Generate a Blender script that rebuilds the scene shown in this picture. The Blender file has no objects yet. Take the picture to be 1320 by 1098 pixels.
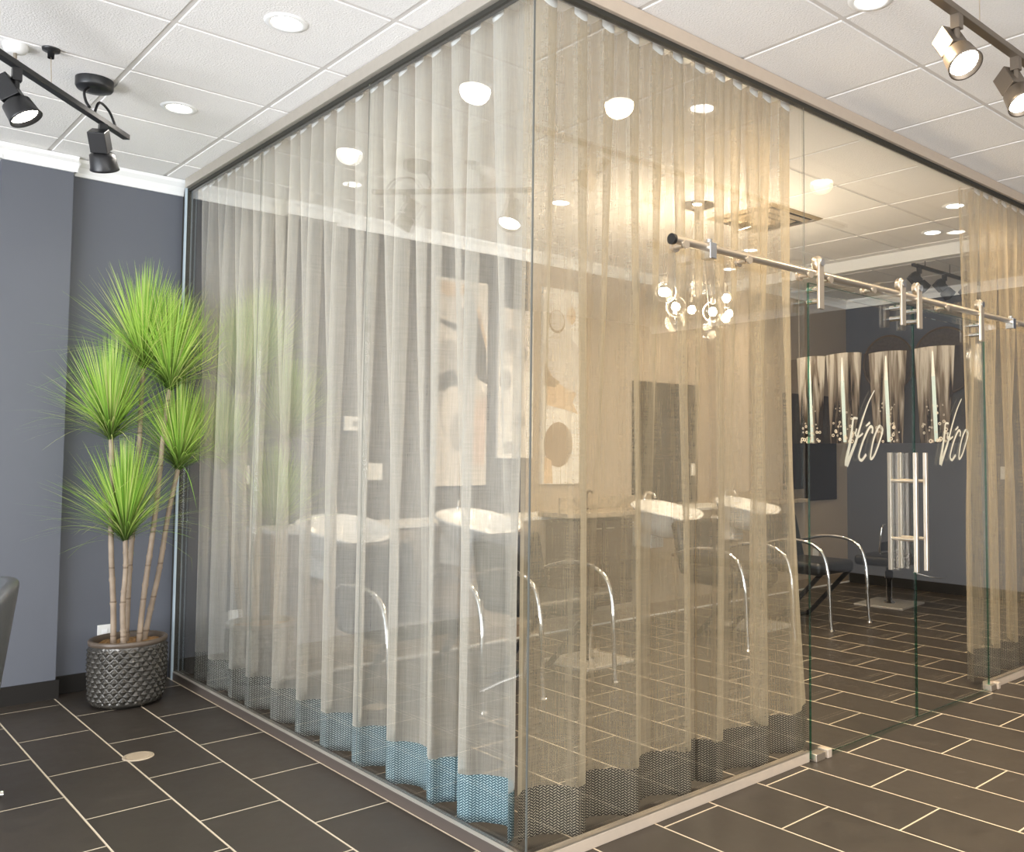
import bpy, math, random
from mathutils import Vector, Matrix
PI = math.pi
random.seed(7)
S = bpy.context.scene
COL = S.collection

# ------------------------------------------------------------------ helpers
class MB:
    """Collects shapes for ONE mesh."""
    def __init__(s): s.v, s.f, s.m, s.sm = [], [], [], []
    def add(s, vs, fs, mi=0, smooth=False, M=None):
        b = len(s.v)
        s.v += [tuple(M @ Vector(p)) if M is not None else tuple(p) for p in vs]
        for f in fs:
            s.f.append([b+i for i in f]); s.m.append(mi); s.sm.append(smooth)
        return s
    def box(s, lo, hi, mi=0, M=None):
        x0,y0,z0 = lo; x1,y1,z1 = hi
        vs = [(x0,y0,z0),(x1,y0,z0),(x1,y1,z0),(x0,y1,z0),(x0,y0,z1),(x1,y0,z1),(x1,y1,z1),(x0,y1,z1)]
        return s.add(vs, [(3,2,1,0),(4,5,6,7),(0,1,5,4),(1,2,6,5),(2,3,7,6),(3,0,4,7)], mi, False, M)
    def tube(s, pts, r, n=10, mi=0, M=None, caps=True, closed=False):
        pts = [Vector(p) for p in pts]; N = len(pts)
        rs = r if isinstance(r, (list, tuple)) else [r]*N
        vs, fs = [], []
        up = None
        for i, p in enumerate(pts):
            if closed: t = pts[(i+1) % N]-pts[i-1]
            else: t = pts[min(i+1, N-1)]-pts[max(i-1, 0)]
            t.normalize()
            if up is None:
                up = Vector((0,0,1)) if abs(t.z) < .9 else Vector((1,0,0))
            a = up-t*up.dot(t); a.normalize(); up = a; b = t.cross(a)
            for k in range(n):
                w = 2*PI*k/n
                vs.append(p+(a*math.cos(w)+b*math.sin(w))*rs[i])
        for i in range(N if closed else N-1):
            j = (i+1) % N
            for k in range(n):
                k2 = (k+1) % n
                fs.append((i*n+k, i*n+k2, j*n+k2, j*n+k))
        s.add(vs, fs, mi, True, M)
        if caps and not closed:
            s.add(vs[:n], [tuple(range(n))[::-1]], mi, False, M)
            s.add(vs[-n:], [tuple(range(n))], mi, False, M)
        return s
    def lathe(s, prof, n=32, mi=0, M=None, sx=1, sy=1, smooth=True):
        vs, fs = [], []
        for r, z in prof:
            for k in range(n):
                w = 2*PI*k/n; vs.append((r*math.cos(w)*sx, r*math.sin(w)*sy, z))
        for i in range(len(prof)-1):
            for k in range(n):
                k2 = (k+1) % n
                fs.append((i*n+k, i*n+k2, (i+1)*n+k2, (i+1)*n+k))
        return s.add(vs, fs, mi, smooth, M)
    def cyl(s, c, r, z0, z1, n=24, mi=0, M=None):
        T = Matrix.Translation(Vector((c[0], c[1], 0)))
        if M is not None: T = M @ T
        return s.lathe([(0,z0),(r,z0),(r,z0),(r,z1),(r,z1),(0,z1)], n, mi, T)
    def grid(s, P, mi=0, smooth=True, M=None):
        nu, nv = len(P), len(P[0])
        vs = [p for row in P for p in row]
        fs = [(i*nv+j, (i+1)*nv+j, (i+1)*nv+j+1, i*nv+j+1) for i in range(nu-1) for j in range(nv-1)]
        return s.add(vs, fs, mi, smooth, M)
    def poly(s, pts, mi=0, M=None): return s.add(pts, [tuple(range(len(pts)))], mi, False, M)
    def build(s, name, mats, parent=None, bevel=0, seg=2, subsurf=0, solid=0):
        me = bpy.data.meshes.new(name)
        me.from_pydata([tuple(p) for p in s.v], [], s.f)
        for m in (mats if isinstance(mats, (list, tuple)) else [mats]): me.materials.append(m)
        me.polygons.foreach_set('material_index', s.m)
        me.polygons.foreach_set('use_smooth', s.sm)
        me.update()
        o = bpy.data.objects.new(name, me); COL.objects.link(o)
        if parent is not None: o.parent = parent
        if solid:
            q = o.modifiers.new('s', 'SOLIDIFY'); q.thickness = solid; q.offset = 0
        if bevel:
            q = o.modifiers.new('b', 'BEVEL'); q.width = bevel; q.segments = seg; q.limit_method = 'ANGLE'
        if subsurf:
            q = o.modifiers.new('u', 'SUBSURF'); q.levels = subsurf; q.render_levels = subsurf
        return o

def tag(o, label=None, cat=None, group=None, kind=None):
    if label: o['label'] = label
    if cat: o['category'] = cat
    if group: o['group'] = group
    if kind: o['kind'] = kind
    return o
def thing(name, label, cat, loc=(0,0,0), rz=0, group=None):
    o = bpy.data.objects.new(name, None); COL.objects.link(o)
    o.location = loc; o.rotation_euler = (0,0,rz); o.empty_display_size = .1
    return tag(o, label, cat, group)
def struct(o, label): return tag(o, label, None, None, 'structure')
def dup(root, loc, rz, label, group=None):
    r = root.copy(); COL.objects.link(r); r.location = loc; r.rotation_euler = (0,0,rz)
    r['label'] = label
    if group: r['group'] = group
    def rec(a, b):
        for ch in list(a.children):
            if ch.type == 'LIGHT': continue
            c = ch.copy(); COL.objects.link(c); c.parent = b
            rec(ch, c)
    rec(root, r)
    return r
def catmull(pts, n=8):
    P = [Vector(p) for p in pts]; out = []
    for i in range(len(P)-1):
        p0, p1, p2, p3 = P[max(i-1,0)], P[i], P[i+1], P[min(i+2,len(P)-1)]
        for k in range(n):
            t = k/n
            out.append(.5*((2*p1)+(p2-p0)*t+(2*p0-5*p1+4*p2-p3)*t*t+(3*p1-p0-3*p2+p3)*t**3))
    out.append(P[-1]); return out
def frame_to(d, origin=(0,0,0), up=(0,0,1)):
    """matrix whose -Z looks along d"""
    q = Vector(d).to_track_quat('-Z', 'Y')
    return Matrix.Translation(Vector(origin)) @ q.to_matrix().to_4x4()

# ------------------------------------------------------------------ materials
def nt(name):
    m = bpy.data.materials.new(name); m.use_nodes = True
    t = m.node_tree; t.nodes.clear()
    return m, t
def nd(t, typ, **kw):
    n = t.nodes.new(typ)
    for k, v in kw.items():
        if k == 'ins':
            for a, b in v.items(): n.inputs[a].default_value = b
        else: setattr(n, k, v)
    return n
def lk(t, a, b): t.links.new(a, b)
def mth(t, op, a, b=None, c=None):
    n = nd(t, 'ShaderNodeMath', operation=op)
    for i, x in enumerate((a, b, c)):
        if x is None: continue
        if isinstance(x, (int, float)): n.inputs[i].default_value = x
        else: lk(t, x, n.inputs[i])
    return n.outputs[0]
def mixc(t, fac, a, b):
    n = nd(t, 'ShaderNodeMix', data_type='RGBA')
    for sock, x in ((n.inputs['Factor'], fac), (n.inputs[6], a), (n.inputs[7], b)):
        if isinstance(x, (int, float)): sock.default_value = x
        elif isinstance(x, tuple): sock.default_value = (*x, 1) if len(x) == 3 else x
        else: lk(t, x, sock)
    return n.outputs[2]
def out(t, sh):
    o = nd(t, 'ShaderNodeOutputMaterial'); lk(t, sh, o.inputs['Surface'])
def pbr(name, col, rough=.5, metal=0, var=0, scale=20, bump=0, spec=.5, coat=0):
    m, t = nt(name)
    b = nd(t, 'ShaderNodeBsdfPrincipled', ins={'Roughness': rough, 'Metallic': metal, 'Base Color': (*col, 1), 'Specular IOR Level': spec, 'Coat Weight': coat})
    tc = nd(t, 'ShaderNodeTexCoord')
    nz = nd(t, 'ShaderNodeTexNoise', ins={'Scale': scale, 'Detail': 4})
    lk(t, tc.outputs['Object'], nz.inputs['Vector'])
    if var:
        lo = tuple(c*(1-var) for c in col); hi = tuple(min(1, c*(1+var)) for c in col)
        lk(t, mixc(t, nz.outputs['Fac'], lo, hi), b.inputs['Base Color'])
    if bump:
        bp = nd(t, 'ShaderNodeBump', ins={'Strength': bump, 'Distance': .004})
        lk(t, nz.outputs['Fac'], bp.inputs['Height']); lk(t, bp.outputs[0], b.inputs['Normal'])
    out(t, b.outputs[0]); return m
def emit(name, col, st):
    m, t = nt(name)
    e = nd(t, 'ShaderNodeEmission', ins={'Color': (*col, 1), 'Strength': st}); out(t, e.outputs[0]); return m

def schlick(t, f0, power=5):
    lw = nd(t, 'ShaderNodeLayerWeight', ins={'Blend': .5})
    return mth(t, 'MULTIPLY_ADD', mth(t, 'POWER', lw.outputs['Facing'], power), 1-f0, f0)
def glass_mat(name, tint, f0=.05, rough=0.0):
    m, t = nt(name)
    tr = nd(t, 'ShaderNodeBsdfTransparent', ins={'Color': (*tint, 1)})
    gl = nd(t, 'ShaderNodeBsdfGlossy', ins={'Color': (1,1,1,1), 'Roughness': rough})
    mx = nd(t, 'ShaderNodeMixShader')
    lk(t, schlick(t, f0), mx.inputs[0]); lk(t, tr.outputs[0], mx.inputs[1]); lk(t, gl.outputs[0], mx.inputs[2])
    out(t, mx.outputs[0]); return m
def sheer_mat(name, col, op):
    """woven sheer: thread cover grows with the slant at which one looks through it"""
    m, t = nt(name)
    tc = nd(t, 'ShaderNodeTexCoord')
    mp = nd(t, 'ShaderNodeMapping', ins={'Scale': (260, 260, 6)})
    lk(t, tc.outputs['Object'], mp.inputs[0])
    nz = nd(t, 'ShaderNodeTexNoise', ins={'Scale': 1.0, 'Detail': 2}); lk(t, mp.outputs[0], nz.inputs['Vector'])
    mp2 = nd(t, 'ShaderNodeMapping', ins={'Scale': (8, 8, 220)}); lk(t, tc.outputs['Object'], mp2.inputs[0])
    nz2 = nd(t, 'ShaderNodeTexNoise', ins={'Scale': 1.0, 'Detail': 2}); lk(t, mp2.outputs[0], nz2.inputs['Vector'])
    w = mth(t, 'ADD', mth(t, 'MULTIPLY', nz.outputs['Fac'], .30), mth(t, 'MULTIPLY', nz2.outputs['Fac'], .16))
    lw = nd(t, 'ShaderNodeLayerWeight', ins={'Blend': .5})
    cosv = mth(t, 'MAXIMUM', mth(t, 'SUBTRACT', 1.0, lw.outputs['Facing']), .12)
    open_ = mth(t, 'POWER', mth(t, 'SUBTRACT', 1.23-op, w), mth(t, 'DIVIDE', .75, cosv))
    fac = mth(t, 'SUBTRACT', 1.0, open_); 
    df = nd(t, 'ShaderNodeBsdfDiffuse', ins={'Color': (*col, 1)})
    tl = nd(t, 'ShaderNodeBsdfTranslucent', ins={'Color': (*col, 1)})
    a = nd(t, 'ShaderNodeMixShader', ins={0: .4}); lk(t, df.outputs[0], a.inputs[1]); lk(t, tl.outputs[0], a.inputs[2])
    tr = nd(t, 'ShaderNodeBsdfTransparent')
    mx = nd(t, 'ShaderNodeMixShader'); lk(t, fac, mx.inputs[0]); lk(t, tr.outputs[0], mx.inputs[1]); lk(t, a.outputs[0], mx.inputs[2])
    out(t, mx.outputs[0]); return m
def hem_mat(name, yarn, ground, op=.95, fade=False):
    """chunky knit of light stitches on a dark ground (UV in metres)"""
    m, t = nt(name)
    uv = nd(t, 'ShaderNodeUVMap'); sp = nd(t, 'ShaderNodeSeparateXYZ'); lk(t, uv.outputs[0], sp.inputs[0])
    u = mth(t, 'MULTIPLY', sp.outputs[0], 1/.0125); v = mth(t, 'MULTIPLY', sp.outputs[1], 1/.0095)
    odd = mth(t, 'FLOORED_MODULO', mth(t, 'FLOOR', u), 2.0)
    fu = mth(t, 'SUBTRACT', mth(t, 'FRACT', u), .5)
    slant = mth(t, 'MULTIPLY', fu, mth(t, 'MULTIPLY_ADD', odd, 1.4, -.7))
    fv = mth(t, 'SUBTRACT', mth(t, 'FRACT', mth(t, 'ADD', v, mth(t, 'ADD', slant, mth(t, 'MULTIPLY', odd, .5)))), .5)
    st = mth(t, 'LESS_THAN', mth(t, 'ADD', mth(t, 'MULTIPLY', mth(t, 'ABSOLUTE', fv), 1.0), mth(t, 'MULTIPLY', mth(t, 'POWER', mth(t, 'ABSOLUTE', fu), 2.0), .7)), .245)
    tc = nd(t, 'ShaderNodeTexCoord'); nz = nd(t, 'ShaderNodeTexNoise', ins={'Scale': 30}); lk(t, tc.outputs['Object'], nz.inputs['Vector'])
    ycol, gcol = yarn, ground
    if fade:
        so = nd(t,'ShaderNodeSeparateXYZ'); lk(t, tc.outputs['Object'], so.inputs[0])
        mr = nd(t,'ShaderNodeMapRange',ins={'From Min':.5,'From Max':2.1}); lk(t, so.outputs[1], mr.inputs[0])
        ycol = mixc(t, mr.outputs[0], yarn, (.58,.57,.52)); gcol = mixc(t, mr.outputs[0], ground, (.04,.04,.038))  # painted cool light: teal near the corner, plain grey farther off
    dk = nd(t,'ShaderNodeMix',data_type='RGBA',blend_type='MULTIPLY',ins={'Factor':1.0})
    yn = mixc(t, nz.outputs['Fac'], (.65,.65,.65), (1,1,1)); lk(t, yn, dk.inputs[6])
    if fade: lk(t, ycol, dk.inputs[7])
    else: dk.inputs[7].default_value = (*yarn,1)
    c = mixc(t, st, gcol, dk.outputs[2])
    df = nd(t, 'ShaderNodeBsdfDiffuse'); lk(t, c, df.inputs[0])
    tr = nd(t, 'ShaderNodeBsdfTransparent')
    mx = nd(t, 'ShaderNodeMixShader', ins={0: op}); lk(t, tr.outputs[0], mx.inputs[1]); lk(t, df.outputs[0], mx.inputs[2])
    out(t, mx.outputs[0]); return m

# floor tiles: 0.603 x 0.3015, rows along Y, half offset
TL = .603; FX0, FY0 = -.0273, .2365
def floor_mat():
    m, t = nt('floor_tile')
    g = nd(t, 'ShaderNodeNewGeometry'); sp = nd(t, 'ShaderNodeSeparateXYZ'); lk(t, g.outputs['Position'], sp.inputs[0])
    u = mth(t, 'DIVIDE', mth(t, 'SUBTRACT', sp.outputs[0], FX0), TL/2)
    ci = mth(t, 'FLOOR', u); par = mth(t, 'FLOORED_MODULO', ci, 2.0)       # odd column -> joints at even half steps
    v0 = mth(t, 'DIVIDE', mth(t, 'SUBTRACT', sp.outputs[1], FY0), TL)
    v = mth(t, 'ADD', v0, mth(t, 'MULTIPLY', mth(t, 'SUBTRACT', 1.0, par), .5))
    du = mth(t, 'MULTIPLY', mth(t, 'SUBTRACT', .5, mth(t, 'ABSOLUTE', mth(t, 'SUBTRACT', mth(t, 'FRACT', u), .5))), TL/2)
    dv = mth(t, 'MULTIPLY', mth(t, 'SUBTRACT', .5, mth(t, 'ABSOLUTE', mth(t, 'SUBTRACT', mth(t, 'FRACT', v), .5))), TL)
    d = mth(t, 'MINIMUM', du, dv)
    grout = mth(t, 'LESS_THAN', d, .0036)
    cid = nd(t, 'ShaderNodeCombineXYZ'); lk(t, ci, cid.inputs[0]); lk(t, mth(t, 'FLOOR', v), cid.inputs[1])
    wn = nd(t, 'ShaderNodeTexWhiteNoise', noise_dimensions='3D'); lk(t, cid.outputs[0], wn.inputs['Vector'])
    nz = nd(t, 'ShaderNodeTexNoise', ins={'Scale': 9, 'Detail': 8, 'Roughness': .7}); lk(t, g.outputs['Position'], nz.inputs['Vector'])
    k = mth(t, 'ADD', mth(t, 'MULTIPLY', nz.outputs['Fac'], .7), mth(t, 'MULTIPLY', wn.outputs['Value'], .25))
    tile = mixc(t, k, (.027,.022,.0178), (.066,.054,.043))
    c = mixc(t, grout, tile, (.62,.53,.40))
    b = nd(t, 'ShaderNodeBsdfPrincipled'); lk(t, c, b.inputs['Base Color'])
    lk(t, mth(t, 'MULTIPLY_ADD', nz.outputs['Fac'], .25, .30), b.inputs['Roughness'])
    b.inputs['Specular IOR Level'].default_value = .35
    bp = nd(t, 'ShaderNodeBump', ins={'Strength': .5, 'Distance': .003})
    h = mth(t, 'ADD', mth(t, 'MINIMUM', mth(t, 'MULTIPLY', d, 150.0), 1.0), mth(t, 'MULTIPLY', nz.outputs['Fac'], .15))
    lk(t, h, bp.inputs['Height']); lk(t, bp.outputs[0], b.inputs['Normal'])
    out(t, b.outputs[0]); return m

def granite_mat():
    m, t = nt('granite')
    tc = nd(t, 'ShaderNodeTexCoord')
    vo = nd(t, 'ShaderNodeTexVoronoi', ins={'Scale': 28}); nz = nd(t, 'ShaderNodeTexNoise', ins={'Scale': 14, 'Detail': 6})
    lk(t, tc.outputs['Object'], vo.inputs['Vector']); lk(t, tc.outputs['Object'], nz.inputs['Vector'])
    c = mixc(t, nz.outputs['Fac'], mixc(t, vo.outputs['Distance'], (.04,.022,.012), (.42,.31,.20)), (.55,.48,.38))
    b = nd(t, 'ShaderNodeBsdfPrincipled', ins={'Roughness': .15}); lk(t, c, b.inputs['Base Color']); out(t, b.outputs[0]); return m

M = dict(
    floor=floor_mat(),
    tile=pbr('ceiling_tile', (.83,.81,.79), .95, bump=.9, var=.09, scale=130, spec=.1),
    tee=pbr('ceiling_tee', (.66,.63,.60), .6),
    blue=pbr('slate_blue_paint', (.103,.110,.130), .55, var=.04, scale=3),
    taupe=pbr('tan_paint', (.40,.335,.27), .6, var=.04, scale=3),
    darkpaint=pbr('dark_taupe_paint', (.105,.10,.098), .6, var=.04, scale=3),
    white=pbr('white_trim', (.80,.80,.79), .45),
    black=pbr('black_base', (.018,.016,.014), .6, spec=.15),
    chan=pbr('brushed_metal', (.50,.46,.40), .42, .55, var=.08, scale=30),
    chan_light=pbr('satin_aluminium', (.62,.52,.42), .45, .35, var=.06, scale=30),
    gasket=pbr('dark_gasket', (.03,.028,.022), .6),
    steel=pbr('stainless', (.66,.58,.48), .28, .85),
    chrome=pbr('chrome', (.85,.85,.85), .07, 1),
    blackmetal=pbr('black_metal', (.018,.018,.019), .35, .2),
    bronze=pbr('bronze_metal', (.20,.165,.13), .35, .7),
    greyvinyl=pbr('grey_vinyl', (.075,.078,.08), .42, bump=.1, scale=60),
    blackvinyl=pbr('black_vinyl', (.016,.016,.017), .38, bump=.1, scale=60),
    ceramic=pbr('white_ceramic', (.86,.86,.86), .12, coat=.3),
    plastic=pbr('white_plastic', (.78,.77,.74), .4),
    greydot=pbr('grey_plastic', (.25,.25,.24), .4),
    wood=pbr('dark_brown_wood', (.05,.03,.018), .4, var=.4, scale=9),
    granite=granite_mat(),
    mirror=pbr('smoked_mirror', (.030,.028,.027), .08, 0, spec=.35),
    soil=pbr('moss', (.30,.17,.07), .95, var=.5, scale=60, bump=.8),
    cane=None, leaf=None, pot=None,
    glass=glass_mat('clear_glass', (.97,.98,.975), .078),
    edge=glass_mat('green_glass_edge', (.12,.46,.34), .08, .15),
    etch=None,
    canvas=pbr('canvas_white', (.74,.71,.67), .8),
    sheer_cool=sheer_mat('sheer_left', (.66,.63,.575), .50),
    sheer_warm_light=sheer_mat('sheer_right', (.58,.485,.35), .46),  # same fabric as the left one, warm lamp light painted in as tan
    hem_cool_light=hem_mat('hem_cool_light', (.58,.76,.80), (.03,.085,.12), fade=True),  # cool daylight on the hem painted into the yarn as teal
    hem_brown=hem_mat('hem_brown', (.46,.40,.31), (.026,.022,.019)),
    lampglow=emit('lamp_glow', (1,.95,.86), 9), bulb=emit('bulb_glow', (1,.88,.70), 60), spotglow=emit('spot_glow', (1,.93,.82), 30),
    drain=pbr('drain_metal', (.50,.41,.30), .5, .2),
)
def mat_cane():
    m, t = nt('bamboo_cane')
    tc = nd(t, 'ShaderNodeTexCoord'); sp = nd(t, 'ShaderNodeSeparateXYZ'); lk(t, tc.outputs['Object'], sp.inputs[0])
    nz = nd(t, 'ShaderNodeTexNoise', ins={'Scale': 14, 'Detail': 6}); lk(t, tc.outputs['Object'], nz.inputs['Vector'])
    ring = mth(t, 'LESS_THAN', mth(t, 'FRACT', mth(t, 'MULTIPLY', sp.outputs[2], 5.5)), .05)
    c = mixc(t, ring, mixc(t, nz.outputs['Fac'], (.12,.085,.06), (.42,.33,.24)), (.16,.11,.07))
    b = nd(t, 'ShaderNodeBsdfPrincipled', ins={'Roughness': .6}); lk(t, c, b.inputs['Base Color']); out(t, b.outputs[0]); return m
def mat_leaf():
    m, t = nt('grass_leaf')
    uv = nd(t, 'ShaderNodeUVMap'); sp = nd(t, 'ShaderNodeSeparateXYZ'); lk(t, uv.outputs[0], sp.inputs[0])
    # root dark, blade bright; hue varies from blade to blade (uv.x)
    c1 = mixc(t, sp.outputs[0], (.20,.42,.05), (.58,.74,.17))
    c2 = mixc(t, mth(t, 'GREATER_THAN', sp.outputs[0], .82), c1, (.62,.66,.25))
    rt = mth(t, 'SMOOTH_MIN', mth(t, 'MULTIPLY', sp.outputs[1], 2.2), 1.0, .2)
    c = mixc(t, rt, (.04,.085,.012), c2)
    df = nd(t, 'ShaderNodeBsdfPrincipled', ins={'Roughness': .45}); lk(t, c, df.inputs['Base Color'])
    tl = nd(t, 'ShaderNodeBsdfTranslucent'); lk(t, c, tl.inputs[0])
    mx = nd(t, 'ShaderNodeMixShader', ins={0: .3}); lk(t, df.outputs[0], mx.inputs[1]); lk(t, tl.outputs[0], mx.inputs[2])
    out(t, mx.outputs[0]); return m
M['cane'], M['leaf'] = mat_cane(), mat_leaf()
def mat_etch():
    m, t = nt('etched_white')
    df = nd(t,'ShaderNodeBsdfDiffuse',ins={'Color':(.50,.51,.47,1)}); tl = nd(t,'ShaderNodeBsdfTranslucent',ins={'Color':(.52,.54,.49,1)})
    mx = nd(t,'ShaderNodeMixShader',ins={0:.45}); lk(t,df.outputs[0],mx.inputs[1]); lk(t,tl.outputs[0],mx.inputs[2]); out(t,mx.outputs[0]); return m
M['etch'] = mat_etch()
M['pot'] = pbr('bronze_glaze', (.06,.054,.045), .16, .4, var=.5, scale=12, spec=.7)
M['potrim'] = pbr('pot_rim', (.10,.075,.055), .35, var=.3, scale=20)

# ------------------------------------------------------------------ dimensions
ZC = 3.023; ZT = 2.955; YW = 3.5; YG = 3.42
XE, YE = 6.6, 3.0          # far corner of the inner room
GX, GY, GS = -.14, .0906, .6096

# ------------------------------------------------------------------ setting
struct(MB().box((-6,-6,-.1), (7.2,4,0)).build('floor', M['floor']), 'dark brown tile floor with pale grout lines')
cb = MB()
i0, i1 = int((-6-GX)/GS)-1, int((XE+.3-GX)/GS)+1
j0, j1 = int((-6-GY)/GS)-1, int((YW+.1-GY)/GS)+1
for i in range(i0, i1):
    for j in range(j0, j1):
        x0, y0 = GX+i*GS, GY+j*GS
        a, b = .010, .013
        zb, zt = ZC-.0, ZC+.0045
        vs = [(x0+b,y0+b,zb),(x0+GS-b,y0+b,zb),(x0+GS-b,y0+GS-b,zb),(x0+b,y0+GS-b,zb),
              (x0+a,y0+a,zt),(x0+GS-a,y0+a,zt),(x0+GS-a,y0+GS-a,zt),(x0+a,y0+GS-a,zt)]
        cb.add(vs, [(3,2,1,0),(0,1,5,4),(1,2,6,5),(2,3,7,6),(3,0,4,7)], 0)
cb.box((GX+i0*GS, GY+j0*GS, ZC+.0040), (GX+i1*GS, GY+j1*GS, ZC+.06), 1)
struct(cb.build('ceiling', [M['tile'], M['tee']]), 'white drop ceiling of square textured tiles')

struct(MB().box((-6,YW,0), (0,YW+.12,ZC+.03)).build('wall_back', M['blue']), 'slate blue back wall behind the potted plant')
struct(MB().box((-.965,3.42,0), (-.625,YW-.001,ZC)).build('wall_column', M['blue']), 'slate blue pilaster left of the potted plant')
struct(MB().box((0,YW,0), (2.66,YW+.12,ZC+.03)).build('wall_inner_left', M['darkpaint']), 'dark back wall of the glass room behind the left pictures')
struct(MB().box((2.66,YW,0), (4.92,YW+.12,ZC+.03)).build('wall_inner_back', M['taupe']), 'tan back wall of the glass room with a mirror')
struct(MB().box((4.92,YE,0), (XE,YW+.12,ZC+.03)).build('wall_far_back', M['taupe']), 'tan wall at the far end behind the sinks')
struct(MB().box((XE,-6,0), (XE+.12,YW+.12,ZC+.03)).build('wall_right', M['blue']), 'dark slate blue wall at the far right')
lb = MB().box((.42,3.0,0), (4.919,YW-.001,.855))
lb.box((.42,2.985,.855), (4.919,YW-.001,.877), 1)
lb.box((.42,2.99,0), (XE-.001,3.0,.10), 2).box((.42,2.975,0), (XE-.001,2.99,.012), 1)
struct(lb.build('wall_ledge', [M['taupe'], M['white'], pbr('tan_base', (.27,.21,.155), .5)]), 'waist high tan ledge wall carrying the sinks')
# crowns
def crown(name, pts, depth=.06, z0=2.93, label=''):
    """pts: straight run p0->p1 on the wall; the crown sticks out to n"""
    b = MB()
    for (x0,y0,x1,y1,nx,ny) in pts:
        prof = [(0,z0),(.012,z0),(.016,z0+.02),(.03,z0+.05),(depth-.008,z0+.072),(depth,ZC-.003),(0,ZC-.003)]
        A = [(x0+nx*d, y0+ny*d, z) for d,z in prof]; B = [(x1+nx*d, y1+ny*d, z) for d,z in prof]
        n = len(prof); fs = [(i,(i+1)%n,n+(i+1)%n,n+i) for i in range(n)]+[tuple(range(n))[::-1], tuple(range(n,2*n))]
        b.add(A+B, fs)
    return struct(b.build(name, M['white']), label)
crown('trim_1', [(-6,YW,-.985,YW,0,-1),(-.605,YW,-.012,YW,0,-1)], label='white crown moulding on the slate blue wall')
crown('trim_2', [(-.985,3.42,-.605,3.42,0,-1),(-.965,YW,-.965,3.40,-1,0),(-.625,YW,-.625,3.40,1,0)], .025, label='white crown band around the pilaster')
crown('trim_3', [(.02,YW,4.92,YW,0,-1)], label='white crown moulding inside the glass room')
crown('trim_4', [(4.92,YE,XE,YE,0,-1),(XE,YE,XE,-6,-1,0),(4.92,YW,4.92,YE,-1,0)], label='white crown moulding in the far corner')
struct(MB().box((4.83,.16,2.925), (4.90,YE-.01,ZC-.002)).build('trim_5', M['white']), 'white beam edge across the inner ceiling')
struct(MB().box((-6,YW-.016,0),(-.966,YW-.001,.10)).box((-.624,YW-.016,0),(-.03,YW-.001,.10)).build('baseboard_back', M['black'], bevel=.003), 'black baseboard along the slate blue wall')
struct(MB().box((-.98,3.404,0),(-.61,3.419,.10)).box((-.624,3.419,0),(-.61,3.483,.10)).box((-.98,3.419,0),(-.966,3.483,.10)).build('baseboard_column', M['black']), 'black baseboard around the pilaster')
struct(MB().box((XE-.016,-6,0),(XE-.001,2.97,.10)).build('baseboard_right', M['black']), 'black baseboard along the far right wall')
# made-up storefront frames behind the camera, dressing the added daylight as windows
sf = MB()
for y in (-6,-3,0,3.4): sf.box((-6.05,y,0),(-5.95,y+.09,ZC))
sf.box((-6.05,-6,0),(-5.95,3.5,.08)).box((-6.05,-6,2.9),(-5.95,3.5,ZC))
for x in (-6,-3,0,3): sf.box((x,-6.05,0),(x+.09,-5.95,ZC))
sf.box((-6,-6.05,0),(3.3,-5.95,.08)).box((-6,-6.05,2.9),(3.3,-5.95,ZC))
struct(MB().box((3.3,-6.1,0),(XE,-5.95,ZC)).build('wall_front', M['taupe']), 'tan front wall behind the viewer')
struct(sf.build('trim_6', M['gasket']), 'dark storefront frames added unseen behind the viewer')

# ------------------------------------------------------------------ glass room frame
def channel_top():
    b = MB()
    b.box((-.034,-.034,2.966),(.03,YG,ZC-.001),0); b.box((-.030,-.030,2.945),(.012,YG,2.966),1)
    r = thing('ceiling_channel', 'grey metal channel on the ceiling above the left glass wall', 'channel')
    b2 = MB().box((-.034,.03,2.966),(.03,YG,ZC-.001),0)
    b2.build('rail_face', M['chan'], r, bevel=.002)
    MB().box((-.012,.03,2.948),(.016,YG,2.966)).build('gasket', M['gasket'], r)
    r = thing('ceiling_channel', 'tan metal channel on the ceiling above the sliding doors', 'channel')
    MB().box((-.034,-.034,2.966),(XE-.001,.03,ZC-.001)).build('rail_face', M['chan_light'], r, bevel=.002)
    MB().box((-.016,-.016,2.948),(XE-.001,.012,2.966)).build('gasket', M['gasket'], r)
channel_top()
r = thing('floor_channel', 'dark metal floor channel under the left glass wall', 'channel')
MB().box((-.022,-.0,.0),(.02,YG,.042)).build('rail_face', pbr('dark_channel',(.13,.105,.09),.4,.4), r, bevel=.002)
MB().box((-.022,-.0,.042),(-.008,YG,.047)).build('lip', M['chan'], r)
r = thing('floor_channel', 'tan metal floor channel under the corner glass panel right of the corner', 'channel')
MB().box((-.022,-.022,0),(1.55,.02,.042)).build('rail_face', M['chan_light'], r, bevel=.002)
MB().box((-.022,-.022,.042),(1.55,-.008,.048)).build('lip', M['steel'], r)
r = thing('floor_channel', 'tan metal floor channel right of the sliding doors', 'channel')
MB().box((3.34,-.022,0),(XE-.001,.02,.042)).build('rail_face', M['chan_light'], r, bevel=.002)
MB().box((3.34,-.022,.042),(XE-.001,-.008,.048)).build('lip', M['steel'], r)
r = thing('wall_post', 'dark narrow metal post where the glass meets the blue wall', 'post')
MB().box((-.018,YG,0),(.045,YW-.001,ZC-.001)).build('post_body', M['gasket'], r)
MB().box((-.026,YG-.004,0),(-.018,YG+.02,ZC-.001)).build('edge_strip', pbr('pale_strip',(.42,.50,.55),.4), r)

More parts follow.
